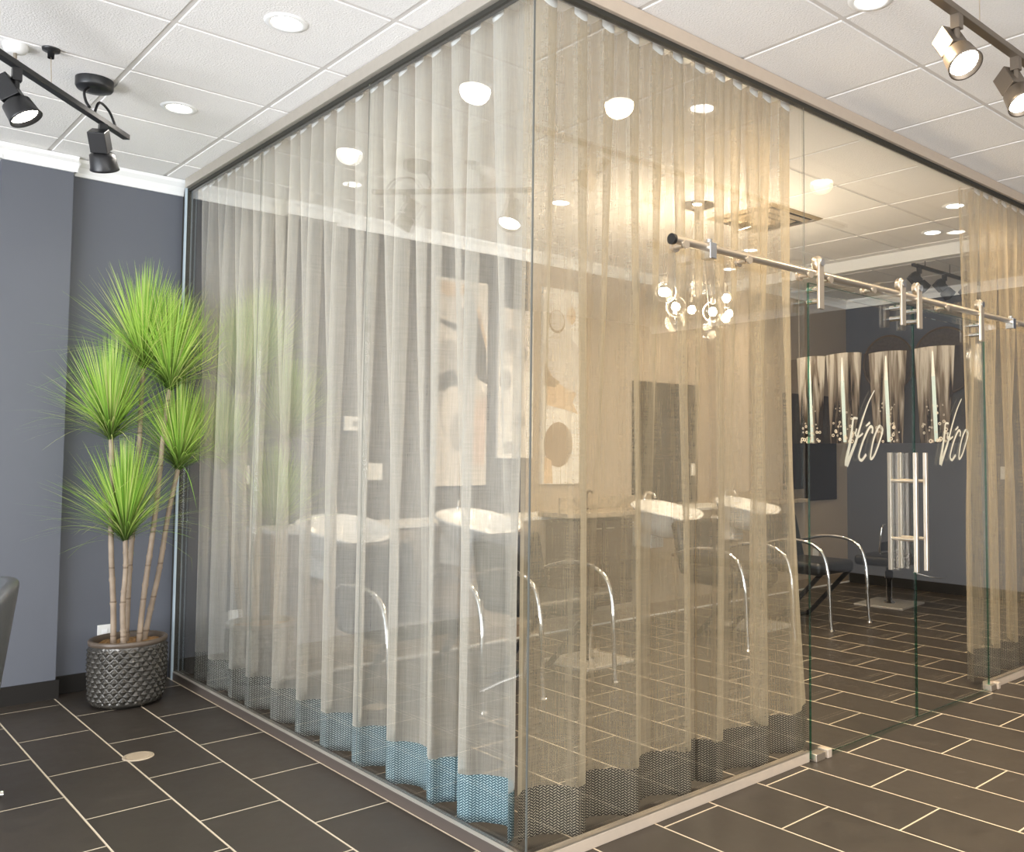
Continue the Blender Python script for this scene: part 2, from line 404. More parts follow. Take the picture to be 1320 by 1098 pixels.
def pane(name, lo, hi, label, cat='glass panel', group=None, green=False):
    """box of glass: big faces clear, edge faces green"""
    x0,y0,z0 = lo; x1,y1,z1 = hi
    vs = [(x0,y0,z0),(x1,y0,z0),(x1,y1,z0),(x0,y1,z0),(x0,y0,z1),(x1,y0,z1),(x1,y1,z1),(x0,y1,z1)]
    fs = [(3,2,1,0),(4,5,6,7),(0,1,5,4),(1,2,6,5),(2,3,7,6),(3,0,4,7)]
    thin_x = (x1-x0) < (y1-y0)
    b = MB().add(vs, fs)
    for k in range(6): b.m[k] = 1 if green else 0
    for k in ((3,5) if thin_x else (2,4)): b.m[k] = 0
    o = b.build(name, [M['glass'], M['edge']])
    return tag(o, label, cat, group)
GT = .012
pane('glass_sheet', (-.006,.008,.047),(.006,1.151,2.956), 'tall clear glass panel left of the glass corner')
pane('glass_sheet', (-.006,1.152,.047),(.006,2.313,2.956), 'tall clear glass panel in the middle of the left glass wall')
pane('glass_sheet', (-.006,2.314,.047),(.006,YG-.001,2.956), 'tall clear glass panel beside the potted plant')
pane('glass_sheet', (-.006,-.006,.047),(1.551,.006,2.956), 'tall clear glass panel right of the glass corner carrying the door rail')
pane('glass_sheet', (1.552,-.006,2.10),(3.33,.006,2.956), 'clear glass transom above the sliding doors')
pane('glass_sheet', (3.334,-.006,.047),(XE-.001,.006,2.956), 'clear glass panel right of the sliding doors')
# corner bead
tag(MB().box((-.0115,-.0115,.047),(-.0065,-.0065,2.955)).build('corner_bead', pbr('corner_silicone',(.11,.115,.105),.3)), 'thin dark bead up the glass corner', 'bead')

for (lo,hi,lab) in (((-.0075,1.1495,.047),(-.0062,1.1525,2.955),'thin clear joint line in the left glass wall nearer the corner'),((-.0075,2.3115,.047),(-.0062,2.3145,2.955),'thin clear joint line in the left glass wall nearer the plant'),((1.5495,-.0075,2.20),(1.5525,-.0062,2.955),'thin joint line in the glass above the left edge of the doors')):
    tag(MB().box(lo,hi).build('glass_joint', bpy.data.materials['corner_silicone']), lab, 'glass joint')
# doors
def logo(parent, x0, yy):
    """white etched lettering: strokes traced as thin raised ribbons; local units of the door"""
    kk = [0]
    # coordinates measured in metres relative to (x0, z)
    def rib(pts, w):
        b = MB(); P = catmull([(x,0,z) for x,z in pts], 8); n = len(P)
        L, R = [], []
        for i,p in enumerate(P):
            t = P[min(i+1,n-1)]-P[max(i-1,0)]; t.normalize(); nrm = Vector((-t.z,0,t.x))
            k = i/(n-1); ww = w[0]+(w[1]-w[0])*k if isinstance(w,tuple) else w
            L.append(p+nrm*ww/2); R.append(p-nrm*ww/2)
        kk[0] += 1; F = [[(a.x,-.0008-.0006*kk[0],a.z),(c.x,-.0008-.0006*kk[0],c.z)] for a,c in zip(L,R)]
        return F
    b = MB()
    L_ = lambda pts: [((X-60)*.00095, .183-(Y-150)*.000518) for X, Y in pts]
    for pts, w in [
        (L_([(168,426),(132,428),(122,480),(112,560),(92,680),(66,800),(62,864)]), (.010,.026)),
        (L_([(64,864),(100,768),(146,650),(178,545),(215,425),(270,272),(330,150)]), (.024,.006)),
        (L_([(158,520),(146,575),(168,598),(205,572),(214,560)]), .010),
        (L_([(244,492),(282,458)]), (.008,.014)),
        (L_([(300,560),(306,512),(280,500),(232,590),(192,700),(174,782),(200,812),(242,758)]), .014),
        (L_([(392,506),(366,492),(318,600),(288,730),(284,800),(322,760),(376,620),(402,524),(382,488)]), .013)]:
        b.grid(rib(pts, w), 0, False)
    o = b.build('etched_lettering', M['etch'], parent)
    o.location = (x0, yy, 1.49)
    return o
def door(n, x0, x1, hx, label, lx, hang):
    d = thing('door_%d' % n, label, None); d['kind'] = 'structure'
    g = MB(); vs = [(x0,-.03,.012),(x1,-.03,.012),(x1,-.018,.012),(x0,-.018,.012),(x0,-.03,2.135),(x1,-.03,2.135),(x1,-.018,2.135),(x0,-.018,2.135)]
    g.add(vs, [(3,2,1,0),(4,5,6,7),(0,1,5,4),(1,2,6,5),(2,3,7,6),(3,0,4,7)])
    g.m = [1,1,0,1,0,1]
    g.build('glass_leaf', [M['glass'], M['edge']], d)
    h = MB()
    h.box((hx-.010,-.090,.762),(hx+.010,-.070,1.368)).box((hx-.010,.055,.762),(hx+.010,.075,1.368))
    hh = h.build('pull_handle', M['steel'], d, bevel=.002)
    for z in (.925,1.222):
        MB().tube([(hx,-.071,z),(hx,.056,z)], .009, 12).build('standoff', M['steel'], hh)
    logo(d, lx, -.0305)
    for hxx in hang:
        b = MB().box((hxx-.021,-.084,2.01),(hxx+.021,-.070,2.24))
        hg = b.build('door_hanger', M['steel'], d, bevel=.004)
        R = Matrix.Translation((hxx,-.06,2.222)) @ Matrix.Rotation(PI/2, 4, 'X')
        MB().lathe([(0,-.012),(.030,-.012),(.033,-.008),(.027,0),(.033,.008),(.030,.012),(0,.012)], 24, 0, R).build('roller', M['steel'], hg)
        MB().tube([(hxx,-.083,2.222),(hxx,-.09,2.222)], .017, 16).build('bolt_cap', M['chrome'], hg)
        for z in (2.05,2.105):
            MB().tube([(hxx,-.076,z),(hxx,-.005,z)], .013, 14).build('clamp_bolt', M['chrome'], hg)
    return d
door(1, 1.553, 2.488, 2.405, 'left sliding glass door with etched lettering and a steel pull bar', 1.842, (1.575,2.303))
door(2, 2.496, 3.325, 2.508, 'right sliding glass door with etched lettering and a steel pull bar', 2.762, (2.472,3.19))
# sliding rail
r = thing('door_rail', 'round stainless rail across the glass carrying the sliding doors', 'rail', (0,0,0))
MB().tube([(.625,-.06,2.172),(4.9,-.06,2.172)], .0165, 18).build('tube', M['steel'], r)
MB().tube([(.612,-.06,2.172),(.627,-.06,2.172)], .021, 18).build('end_cap', M['blackmetal'], r)
for x in (.68,1.067,1.50,1.66,2.033,2.784,3.69,4.4):
    b = MB().tube([(x,-.06,2.158),(x,-.0065,2.158)], .012, 12)
    b.tube([(x,-.079,2.158),(x,-.07,2.158)], .017, 18).tube([(x,-.022,2.158),(x,-.008,2.158)], .022, 18)
    b.build('wall_mount', M['steel'], r)
for x in (.83,3.62):
    MB().box((x-.02,-.085,2.125),(x+.02,-.035,2.19)).tube([(x,-.06,2.18),(x,-.06,2.205)],.012,12).build('door_stop', M['chrome'], r, bevel=.003)
for x, lab in ((1.62,'chrome floor guide block at the left edge of the doors'),(3.36,'chrome floor guide block at the right edge of the doors')):
    r = thing('floor_guide', lab, 'door guide', (x,-.024,0))
    MB().box((-.055,-.024,0),(.012,.024,.034)).build('block', M['steel'], r, bevel=.003)
    MB().box((.028,-.028,0),(.06,.03,.038)).build('stop', M['chan_light'], r, bevel=.003)

# ------------------------------------------------------------------ curtains
def curtain(axis, a0, a1, crests, off, label, sheer, hem, z_top=2.985, z_bot=.022, amp=.046, seed=1, flare=0, hemh=.165):
    """axis 'y': runs along Y just inside the left glass; 'x': along X inside the front glass"""
    rnd = random.Random(seed)
    cs = sorted(crests)
    while cs[0] > a0: cs.insert(0, cs[0]-.14*(1+.15*rnd.uniform(-1,1)))
    while cs[-1] < a1: cs.append(cs[-1]+.14*(1+.15*rnd.uniform(-1,1)))
    jit = [(rnd.uniform(-1,1), rnd.uniform(-1,1), rnd.choice((.25,.8,1.5,1.8))) for _ in cs]
    def pathm(z):
        k = 1-(z-z_bot)/(z_top-z_bot); res = []; NS = 22
        for i in range(len(cs)-1):
            for q in range(NS):
                t = q/NS; w = t*t*(3-2*t)
                base = cs[i]+(cs[i+1]-cs[i])*t
                if not (a0 <= base <= a1): continue
                am = amp*((jit[i][2]*(1-t)+jit[i+1][2]*t)*k+(1-k))*(1+.35*k)
                dr = (jit[i][0]*(1-w)+jit[i+1][0]*w)*.05*k
                edge = min(1, (base-a0)/.12, (a1-base)/.12); edge = max(edge, 0)
                a = base+dr*edge+.013*math.sin(4*PI*t)*(1-.4*k)
                if flare: a += flare*max(0,k)**2.2*max(0,(base-(a1-.22))/.22)
                d1 = off+amp+.008-am*math.cos(2*PI*t)
                d2 = off+.058+.014*jit[i][1]*(1-w)+.014*jit[i+1][1]*w-(.050+.012*jit[i][0])*math.cos(PI*(i+t))-.010*math.cos(2*PI*t)
                kk = min(1, max(0, k)*1.5)**1.3
                d = d1*(1-kk)+d2*kk
                res.append((a, max(d, off-.006)))
        return res
    def P(a, d, z): return (d, a, z) if axis == 'y' else (a, d, z)
    def sheet(zs):
        rows = [pathm(z) for z in zs]; n = len(rows[0])
        return [[P(rows[j][i][0], rows[j][i][1], zs[j]) for j in range(len(zs))] for i in range(n)]
    root = thing('sheer_curtain', label, 'curtain')
    zh = z_bot+hemh
    zs = [z_top-(z_top-zh)*j/16 for j in range(17)]
    MB().grid(sheet(zs)).build('sheer_panel', sheer, root)
    zz = [zh+.004-(zh+.004-z_bot)*j/4 for j in range(5)]
    rows = sheet(zz)
    rows = [[(p[0]-.001,p[1],p[2]) if axis=='y' else (p[0],p[1]-.001,p[2]) for p in row] for row in rows]
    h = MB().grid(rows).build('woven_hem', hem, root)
    uvl = h.data.uv_layers.new(name='UVMap')
    n, nz = len(rows), len(zz); acc = [0]
    for i in range(1, n): acc.append(acc[-1]+(Vector(rows[i][0])-Vector(rows[i-1][0])).length)
    for lp in h.data.loops:
        i, j = divmod(lp.vertex_index, nz); uvl.data[lp.index].uv = (acc[i], zz[j])
    # white heading tape that shows at each fold
    pr_ = pathm(z_top)
    def clip(idx):
        if len(idx) < 5: return
        rows = []
        for k_, i in enumerate(idx):
            u_ = k_/(len(idx)-1); dz = .026+.022*math.sin(PI*u_)
            a_, d_ = pr_[i]
            rows.append([P(a_, d_-.0015, z_top+.002), P(a_, d_-.0015, z_top-dz)])
        MB().grid(rows).build('heading_clip', M['white'], root)
    idx = []
    for i in range(len(pr_)):
        if pr_[i][1] < off+.034: idx.append(i)
        else: clip(idx); idx = []
    clip(idx)
    return root
curtain('y', .165, 3.385, [0.834, 0.965, 1.096, 1.212, 1.348, 1.531, 1.667, 1.801, 1.932, 2.041, 2.242, 2.384, 2.52, 2.661], .028, 'long pale grey sheer curtain behind the left glass wall with a woven hem tinted teal by painted cool light', M['sheer_cool'], M['hem_cool_light'], seed=3)
curtain('x', .045, 1.60, [0.265, 0.401, 0.532, 0.67, 0.783, 0.92, 1.049, 1.164, 1.278, 1.368, 1.508], .045, 'sheer curtain behind the glass right of the corner with a dark woven hem', M['sheer_warm_light'], M['hem_brown'], seed=5, flare=.16)
curtain('x', 3.36, 5.4, [3.46,3.58], .045, 'sheer curtain tinted tan by painted warm light right of the sliding doors with a dark woven hem', M['sheer_warm_light'], M['hem_brown'], seed=9)
for (lo, hi, lab) in (((.07,.06,2.992),(.10,3.40,ZC-.001),'slim white curtain track above the left curtain'), ((.12,.085,2.992),(XE-.03,.115,ZC-.001),'slim white curtain track above the door side curtains')):
    tag(MB().box(lo, hi).build('curtain_track', M['white']), lab, 'curtain track')

# ------------------------------------------------------------------ potted plant
def potted_plant():
    cx, cy = -.362, 3.07
    root = thing('potted_plant', 'tall potted grass palm with five bamboo canes and green tufts', 'plant', (cx,cy,0))
    H, R = .35, .186
    nA, nZ = 216, 96
    P = []
    for i in range(nA+1):
        w = 2*PI*i/nA; row = []
        for j in range(nZ+1):
            q = j/nZ; z = .018+q*(H-.045)
            r = R*(.93+.05*math.sin(q*PI*.8)+.02*q)
            u = i/nA*26; v = q*12
            a = abs(((u+v/2) % 1)-.5)*2; b = abs(((u-v/2) % 1)-.5)*2
            h = .013*max(0, 1-max(a,b)**1.4)
            sh = .004*(((v) % 1))
            e = min(1, q*14, (1-q)*14)
            r += (h-sh)*e
            row.append((r*math.cos(w), r*math.sin(w), z))
        P.append(row)
    b = MB().grid(P); b.lathe([(0,.004),(R*.86,.004),(R*.93,.018)], 72)
    b.build('pot', M['pot'], root)
    MB().lathe([(R*.955,H-.03),(R*1.02,H-.026),(R*1.03,H-.006),(R*1.0,H),(R*.93,H-.002),(R*.91,H-.02),(R*.9,H-.06)], 72).build('pot_rim', M['potrim'], root)
    so = MB(); rr = []
    rnd = random.Random(4)
    for i in range(25):
        row = []
        for j in range(33):
            rad = R*.915*i/24; w = 2*PI*(j % 32)/32
            rnd2 = random.Random(i*40+(j % 32) if i else 0)
            row.append((rad*math.cos(w), rad*math.sin(w), H-.045+.02*rnd2.random()*(i<24)))
        rr.append(row)
    so.grid(rr).build('moss', M['soil'], root)
    # canes: (base x, tuft base x, tuft z, y offset, lean)
    canes = [(-.440,-.485,1.446,-.02), (-.410,-.405,.901,-.075), (-.364,-.317,1.844,.05), (-.320,-.197,1.726,-.03), (-.275,-.127,1.277,.03)]
    tl = [.60,.60,.62,.63,.58]
    for k,(bx,tx,tz,dy) in enumerate(canes):
        x0, x1 = bx-cx, tx-cx
        pts = [(x0+(x1-x0)*t+.004*math.sin(3*t*PI+k), dy*(1-.3*t), H-.07+(tz-H+.07)*t) for t in [i/14 for i in range(15)]]
        P = catmull(pts, 6); rad = []
        for i,p in enumerate(P):
            q = i/(len(P)-1); f = (q*9+.3*k) % 1
            rad.append((.0150-.003*q)*(1+(.22 if f < .07 else 0)))
        c = MB().tube(P, rad, 12).build('cane', M['cane'], root)
        # tuft
        rnd = random.Random(20+k); tb = MB(); uvs = []
        base = Vector(P[-1])
        for n in range(680):
            ph = rnd.uniform(0, 2*PI); th = abs(rnd.gauss(0, .52)); th = min(th, 1.05)
            if rnd.random() < .03: th = rnd.uniform(.95,1.45)
            L = tl[k]*rnd.uniform(.68,1.0)*(1-.12*th)
            d = Vector((math.cos(ph)*math.sin(th), math.sin(ph)*math.sin(th), math.cos(th)))
            side = d.cross(Vector((0,0,1))) if th > .02 else Vector((1,0,0))
            side.normalize()
            side = (side+Vector((rnd.uniform(-.6,.6),rnd.uniform(-.6,.6),rnd.uniform(-.2,.2)))).normalized()
            droop = (.05+.35*max(0,th-.35))*L*rnd.uniform(.4,1.3)
            w0 = rnd.uniform(.0015,.0030); NSEG = 6; row = []
            s0 = base+Vector((math.cos(ph)*.010, math.sin(ph)*.010, -.03+.06*rnd.random()))
            for q in range(NSEG+1):
                t = q/NSEG
                p = s0+d*L*t+Vector((d.x*.15*L*t*t, d.y*.15*L*t*t, -droop*t*t*1.4))
                # keep clear of the wall and of the glass
                p.y = min(p.y, (YW-.02 if p.x+cx > -.55 else 3.385)-cy); p.x = min(p.x, -.02-cx)
                ww = w0*(1-t**3*.92)
                row.append((p-side*ww, p+side*ww))
            tb.grid(row); hue = rnd.random()
            for q in range(NSEG+1): uvs += [(hue, q/NSEG)]*2
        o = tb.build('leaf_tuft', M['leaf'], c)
        ul = o.data.uv_layers.new(name='UVMap')
        for lp in o.data.loops: ul.data[lp.index].uv = uvs[lp.vertex_index]
        if k in (0,):
            pass
    return root
potted_plant()

# floor drain
r = thing('floor_drain', 'small round tan drain cover set in the floor tiles', 'drain cover', (-.58,2.067,0))
MB().lathe([(0,.001),(.048,.001),(.052,.004),(.062,.004),(.064,.0)], 40).build('cover_rim', M['drain'], r)
gb = MB().cyl((0,0),.049,.001,.003,32)
for i in range(-4,5):
    L = math.sqrt(max(0,.047**2-(i*.010)**2)); gb.box((-L,i*.010-.002,.003),(L,i*.010+.002,.0048))
gb.build('grate', M['drain'], r)

# ------------------------------------------------------------------ plates, switches
def plate(name, loc, w, h, n, label, cat, rocker=True, dark=False):
    """plate on a wall whose normal is n ('-y' or '-x')"""
    rz = 0 if n == '-y' else -PI/2
    r = thing(name, label, cat, loc, rz)
    MB().box((-w/2,-.007,-h/2),(w/2,0,h/2)).build('cover_plate', M['plastic'], r, bevel=.002)
    if rocker: MB().box((-.016,-.011,-.033),(.016,-.006,.033)).build('rocker', M['plastic'], r, bevel=.001)
    else:
        for z in (.02,-.02):
            MB().box((-.015,-.010,z-.013),(.015,-.006,z+.013)).build('socket', M['white'], r, bevel=.003)
    return r
plate('wall_outlet', (-.372,YW-.001,.30), .075,.115,'-y', 'white outlet plate on the blue wall behind the plant pot', 'outlet', False)
plate('light_switch', (.396,YW-.001,1.21), .075,.12,'-y', 'white switch plate behind the left curtain near the plant', 'switch')
plate('light_switch', (1.311,YW-.001,1.22), .12,.12,'-y', 'white double switch plate below the thermostat', 'switch')
r = thing('thermostat', 'white wall thermostat with small dark display behind the left curtain', 'thermostat', (1.144,YW-.001,1.555))
MB().box((-.08,-.025,-.05),(.08,0,.05)).build('housing', M['plastic'], r, bevel=.006)
MB().box((-.018,-.028,-.016),(.018,-.024,.016)).build('display', M['greydot'], r)
plate('wall_outlet', (.367,YW-.001,.30), .13,.10,'-y', 'white outlet box low on the back wall behind the left curtain', 'outlet', False)
plate('light_switch', (4.655,YW-.0255,1.205), .06,.115,'-y', 'white switch plate set at the lower right of the tall dark mirror', 'switch')
plate('wall_outlet', (6.0,YE-.001,.345), .10,.10,'-y', 'white outlet plate low on the far tan wall', 'outlet', False)
plate('light_switch', (XE-.001,1.27,1.19), .12,.12,'-x', 'white switch plate on the far right wall behind the curtain', 'switch')

# ------------------------------------------------------------------ mirrors and pictures
def mirror(x0,x1,z0,z1,y,label):
    r = thing('wall_mirror', label, 'mirror', ((x0+x1)/2,y,(z0+z1)/2))
    w,h = (x1-x0)/2,(z1-z0)/2
    MB().box((-w,-.018,-h),(w,0,h)).build('backing', M['black'], r)
    MB().box((-w+.004,-.024,-h+.004),(w-.004,-.018,h-.004)).build('mirror_glass', M['mirror'], r, bevel=.006)
mirror(3.86,4.73,.90,2.02,YW-.001,'tall dark mirror on the tan wall seen through the curtain right of the corner')
mirror(5.45,6.37,.885,1.965,YE-.001,'dark mirror on the far tan wall beside the glass door edge')

ART = [pbr('ink_dark',(.12,.11,.10),.8), pbr('ink_grey',(.38,.36,.34),.8), pbr('ink_pale',(.60,.56,.52),.8), pbr('ink_tan',(.62,.47,.33),.8), pbr('ink_brown',(.33,.25,.18),.8), pbr('ink_rose',(.62,.50,.44),.8)]
def picture(x0,x1,z0,z1,label,shapes):
    """shapes: list of (ink, [(u,v)...]) with u,v in 0..1, v up"""
    y = YW-.001; r = thing('wall_picture', label, 'picture', (x0,y,z0)); W,Hh = x1-x0, z1-z0
    b = MB().box((0,-.03,0),(W,0,Hh),6)
    for k,(ink,pl) in enumerate(shapes):
        b.poly([(min(max(u,0.004),.996)*W,-.0305-.0004*k,min(max(v,.004),.996)*Hh) for u,v in pl], ink)
    b.build('printed_canvas', ART+[M['canvas']], r)
def ell(cx,cy,rx,ry,n=28,a0=0,a1=2*PI): return [(cx+rx*math.cos(a0+(a1-a0)*i/n), cy+ry*math.sin(a0+(a1-a0)*i/n)) for i in range(n+1 if a1-a0<6.2 else n)]
picture(1.77,2.245,1.107,2.685,'tall pale canvas with a dark pointed shape, left of three pictures',[
    (2,[(0,0),(1,0),(1,.45),(0,.45)]),
    (1,ell(.30,.62,.45,.28)), (2,ell(.16,.70,.28,.26)), (0,[(.62,1.0),(.72,.98),(.98,.66),(1,.50),(.82,.52),(.70,.50),(.60,.55),(.60,.85)]),
    (3,[(.62,1.0),(.70,1.0),(.98,.72),(.98,.66)]), (3,ell(.28,.98,.34,.07,20,PI,2*PI)),
    (0,[(.05,.80),(.45,.78),(.45,.74),(.25,.76),(.05,.785)]), (1,ell(.25,.60,.30,.10)), (0,[(0,.52),(.36,.56),(.44,.50),(.3,.44),(0,.46)]),
    (2,ell(.35,.36,.24,.12)), (1,ell(.44,.26,.13,.09)), (5,[(.60,.10),(.95,.10),(1,.44),(.72,.43),(.60,.44)]),
    (2,[(.60,.44),(.66,.52),(.72,.50),(.78,.545),(.84,.50),(.98,.44),(.9,.42),(.7,.42)])])
picture(2.355,2.70,1.315,2.515,'white canvas with faint grey smudges, middle of three pictures',[
    (2,[(0,.62),(1,.58),(1,1),(0,1)]), (1,ell(.2,.52,.18,.07)), (1,ell(.3,.78,.25,.08)), (1,ell(.7,.70,.12,.05)), (1,ell(.62,.25,.16,.05)), (1,ell(.3,.07,.15,.04)), (2,ell(.16,.33,.1,.1))])
picture(2.80,3.205,1.10,2.74,'tall tan tinted canvas with a round dark blot, right of three pictures',[
    (2,[(.0,.5),(1,.4),(1,.7),(.5,.8),(0,.72)]), (4,ell(.36,.83,.22,.06)), (2,ell(.36,.835,.19,.052)), (3,ell(.75,.87,.12,.045)),
    (3,[(.08,.60),(.3,.53),(.6,.49),(.9,.47),(.8,.42),(.95,.36),(.6,.38),(.1,.40)]), (4,[(.05,.62),(.2,.55),(.45,.52),(.3,.49),(.05,.50)]),
    (4,ell(.42,.20,.38,.115)), (3,[(.05,0),(.28,0),(.24,.12),(.05,.14)])])

# printed clear panel with four champagne glasses, hung under the beam
def flute_panel():
    X = 4.865
    y0, y1, z0, z1 = .70, 2.48, 1.452, 2.24
    r = thing('printed_panel', 'clear hanging panel printed with four bubbly champagne glasses', 'printed panel', (X,0,0))
    clear, t = nt('clear_film'); tr = nd(t,'ShaderNodeBsdfTransparent',ins={'Color':(.80,.78,.76,1)}); gl = nd(t,'ShaderNodeBsdfGlossy',ins={'Roughness':.05})
    mx = nd(t,'ShaderNodeMixShader'); lk(t, schlick(t,.03), mx.inputs[0]); lk(t,tr.outputs[0],mx.inputs[1]); lk(t,gl.outputs[0],mx.inputs[2]); out(t,mx.outputs[0])
    MB().box((-.003,y0,z0),(.003,y1,z1-.03)).build('acrylic_sheet', clear, r)
    # ink of the glasses: silvery streaks over dark, half see-through
    ink, t = nt('flute_ink')
    tc = nd(t,'ShaderNodeTexCoord'); mp = nd(t,'ShaderNodeMapping',ins={'Scale':(1,9,.8)}); lk(t,tc.outputs['Object'],mp.inputs[0])
    nz = nd(t,'ShaderNodeTexNoise',ins={'Scale':2.2,'Detail':3,'Distortion':.6}); lk(t,mp.outputs[0],nz.inputs['Vector'])
    cr = nd(t,'ShaderNodeValToRGB'); cr.color_ramp.elements[0].position=.35; cr.color_ramp.elements[0].color=(.05,.035,.025,1)
    cr.color_ramp.elements[1].position=.66; cr.color_ramp.elements[1].color=(.88,.83,.76,1)
    e = cr.color_ramp.elements.new(.5); e.color=(.36,.30,.24,1)
    sp = nd(t,'ShaderNodeSeparateXYZ'); lk(t,tc.outputs['Object'],sp.inputs[0])
    hi = nd(t,'ShaderNodeMapRange',ins={'From Min':1.55,'From Max':2.2,'To Min':-.14,'To Max':.10}); lk(t,sp.outputs[2],hi.inputs[0])
    lk(t, mth(t,'ADD',nz.outputs['Fac'],hi.outputs[0]), cr.inputs[0])
    df = nd(t,'ShaderNodeBsdfDiffuse'); lk(t,cr.outputs[0],df.inputs[0]); tl2 = nd(t,'ShaderNodeBsdfTranslucent'); lk(t,cr.outputs[0],tl2.inputs[0])
    a = nd(t,'ShaderNodeMixShader',ins={0:.5}); lk(t,df.outputs[0],a.inputs[1]); lk(t,tl2.outputs[0],a.inputs[2])
    tr2 = nd(t,'ShaderNodeBsdfTransparent'); mx2 = nd(t,'ShaderNodeMixShader',ins={0:.78}); lk(t,tr2.outputs[0],mx2.inputs[1]); lk(t,a.outputs[0],mx2.inputs[2]); out(t,mx2.outputs[0])
    stripe = pbr('pale_teal_ink',(.62,.76,.77),.7); bub = pbr('bubble_ink',(.80,.72,.60),.7); silver = pbr('silver_ink',(.86,.85,.82),.6)
    rnd = random.Random(11)
    for (ya, yb, top) in ((2.40,2.10,2.217),(2.092,1.737,2.222),(1.67,1.32,2.205),(1.251,.909,2.212)):
        c = (ya+yb)/2; w = abs(ya-yb)/2
        b = MB(); L = []
        for i in range(25):
            q = i/24; z = z0+(top-z0)*q
            hw = w*(.76+.24*q**1.15)
            L.append((hw, z))
        zt = lambda s: top+.008*(1-s*s)-.008
        rows = [[(-.006-.0015, c-hw*s, z+(.010*(1-s*s) if i == 24 else 0)) for s in [k/8-1 for k in range(17)]] for i,(hw,z) in enumerate(L)]
        b.grid(rows)
        b.grid([[(-.0095, c+w*.06+w*(.10-.02*abs(q-.5))*s-.02*(1-q), z0+.01+(top-z0-.24)*q) for s in (-1,1)] for q in [i/10 for i in range(11)]], 1)
        b.grid([[(-.0095, c+w*.06+w*.09*(1-q*.6)*s+.004*q, top-.23+.20*q) for s in (-1,1)] for q in [i/6 for i in range(7)]], 2)
        for n in range(34):
            q = rnd.random()**1.7; z = z0+.014+q*.33; sp_ = w*.70*(1-.35*q)
            yy = c+rnd.choice((-1,1))*rnd.uniform(.05,1)*sp_; rr = rnd.uniform(.006,.014)*(1.25-q*.8)
            k = 12
            vs = [(-.0105-.0002*n, yy+rr*math.cos(2*PI*i/k), z+rr*math.sin(2*PI*i/k)) for i in range(k)]+[(-.0105-.0002*n, yy+rr*.5*math.cos(2*PI*i/k), z+rr*.5*math.sin(2*PI*i/k)) for i in range(k)]
            b.add(vs, [(i,(i+1)%k,k+(i+1)%k,k+i) for i in range(k)], 3)
        b.build('champagne_glass_print', [ink, stripe, silver, bub], r)
    for y in (y0+.1, y1-.1):
        MB().tube([(0,y,z1-.03),(0,y,2.924)], .0018, 6).build('hanging_wire', M['steel'], r)
    return r
flute_panel()
# round woven wall discs
for (y,z,rad,lab) in ((2.48,2.30,.29,'round brown woven wall disc on the far blue wall nearer the corner'),(1.87,2.29,.33,'larger round brown woven wall disc on the far blue wall')):
    r = thing('wall_disc', lab, 'wall decoration', (XE-.002,y,z))
    R = Matrix.Rotation(-PI/2,4,'Y')
    prof = [(0,.02)]
    for i in range(1,9): prof += [(rad*(i-.5)/8,.028+.006*(i%2)),(rad*i/8,.018)]
    prof += [(rad,.0)]
    MB().lathe(prof,48,0,R).build('woven_face', pbr('woven_brown',(.105,.085,.072),.7,var=.4,scale=40), r)
    MB().tube([(-.02,rad*math.cos(2*PI*i/48),rad*math.sin(2*PI*i/48)) for i in range(48)],.012,8,closed=True).build('rim', pbr('rim_brown',(.13,.085,.05),.5), r)

# ------------------------------------------------------------------ sinks, vanities, chairs
def sink(x, label):
    r = thing('shampoo_sink', label, 'sink', (x,2.62,.90), 0, 'shampoo sinks along the ledge')
    T = Matrix.Rotation(math.radians(7),4,'X')
    P = [(0,-.20),(.10,-.20),(.16,-.17),(.22,-.09),(.245,-.01),(.262,.0),(.268,.012),(.258,.022),(.236,.014),(.21,-.06),(.15,-.13),(.05,-.15),(0,-.15)]
    b = MB(); n = 48; rows = []
    for k in range(n+1):
        w = 2*PI*k/n; row = []
        for rr,z in P:
            cx_, sy_ = math.cos(w), math.sin(w)
            e = 1/ (abs(cx_)**3+abs(sy_)**3)**(1/3)
            dip = -.05*max(0,-sy_)**6*(rr/.26)**3      # neck rest dips at the front
            lift = .03*max(0,sy_)**2*(rr/.26)**3
            row.append((rr*cx_*e*.98, rr*sy_*e*1.0, z+dip+lift))
        rows.append(row)
    b.grid(rows, 0, True, T).build('bowl', M['ceramic'], r)
    MB().box((-.07,.10,-.30),(.07,.364,-.10)).build('wall_bracket', M['ceramic'], r, bevel=.01)
    f = MB().tube(catmull([(0,.25,.03),(0,.25,.11),(0,.22,.14),(0,.15,.13),(0,.13,.10)],6), .011, 12).cyl((0,.25),.02,.02,.045,16)
    fo = f.build('faucet', M['chrome'], r)
    MB().tube([(.05,.25,.03),(.05,.25,.06),(.09,.24,.075)],.008,10).build('lever', M['chrome'], fo)
    return r
UX = (.66,1.60,3.40,4.42)
SL = ('white shampoo sink farthest left behind the left curtain','white shampoo sink second from the left behind the left curtain','white shampoo sink right of the granite vanity','white shampoo sink nearest the far mirror')
s0 = sink(UX[0], SL[0])
for x,l in zip(UX[1:], SL[1:]): dup(s0, (x,2.62,.90), 0, l)

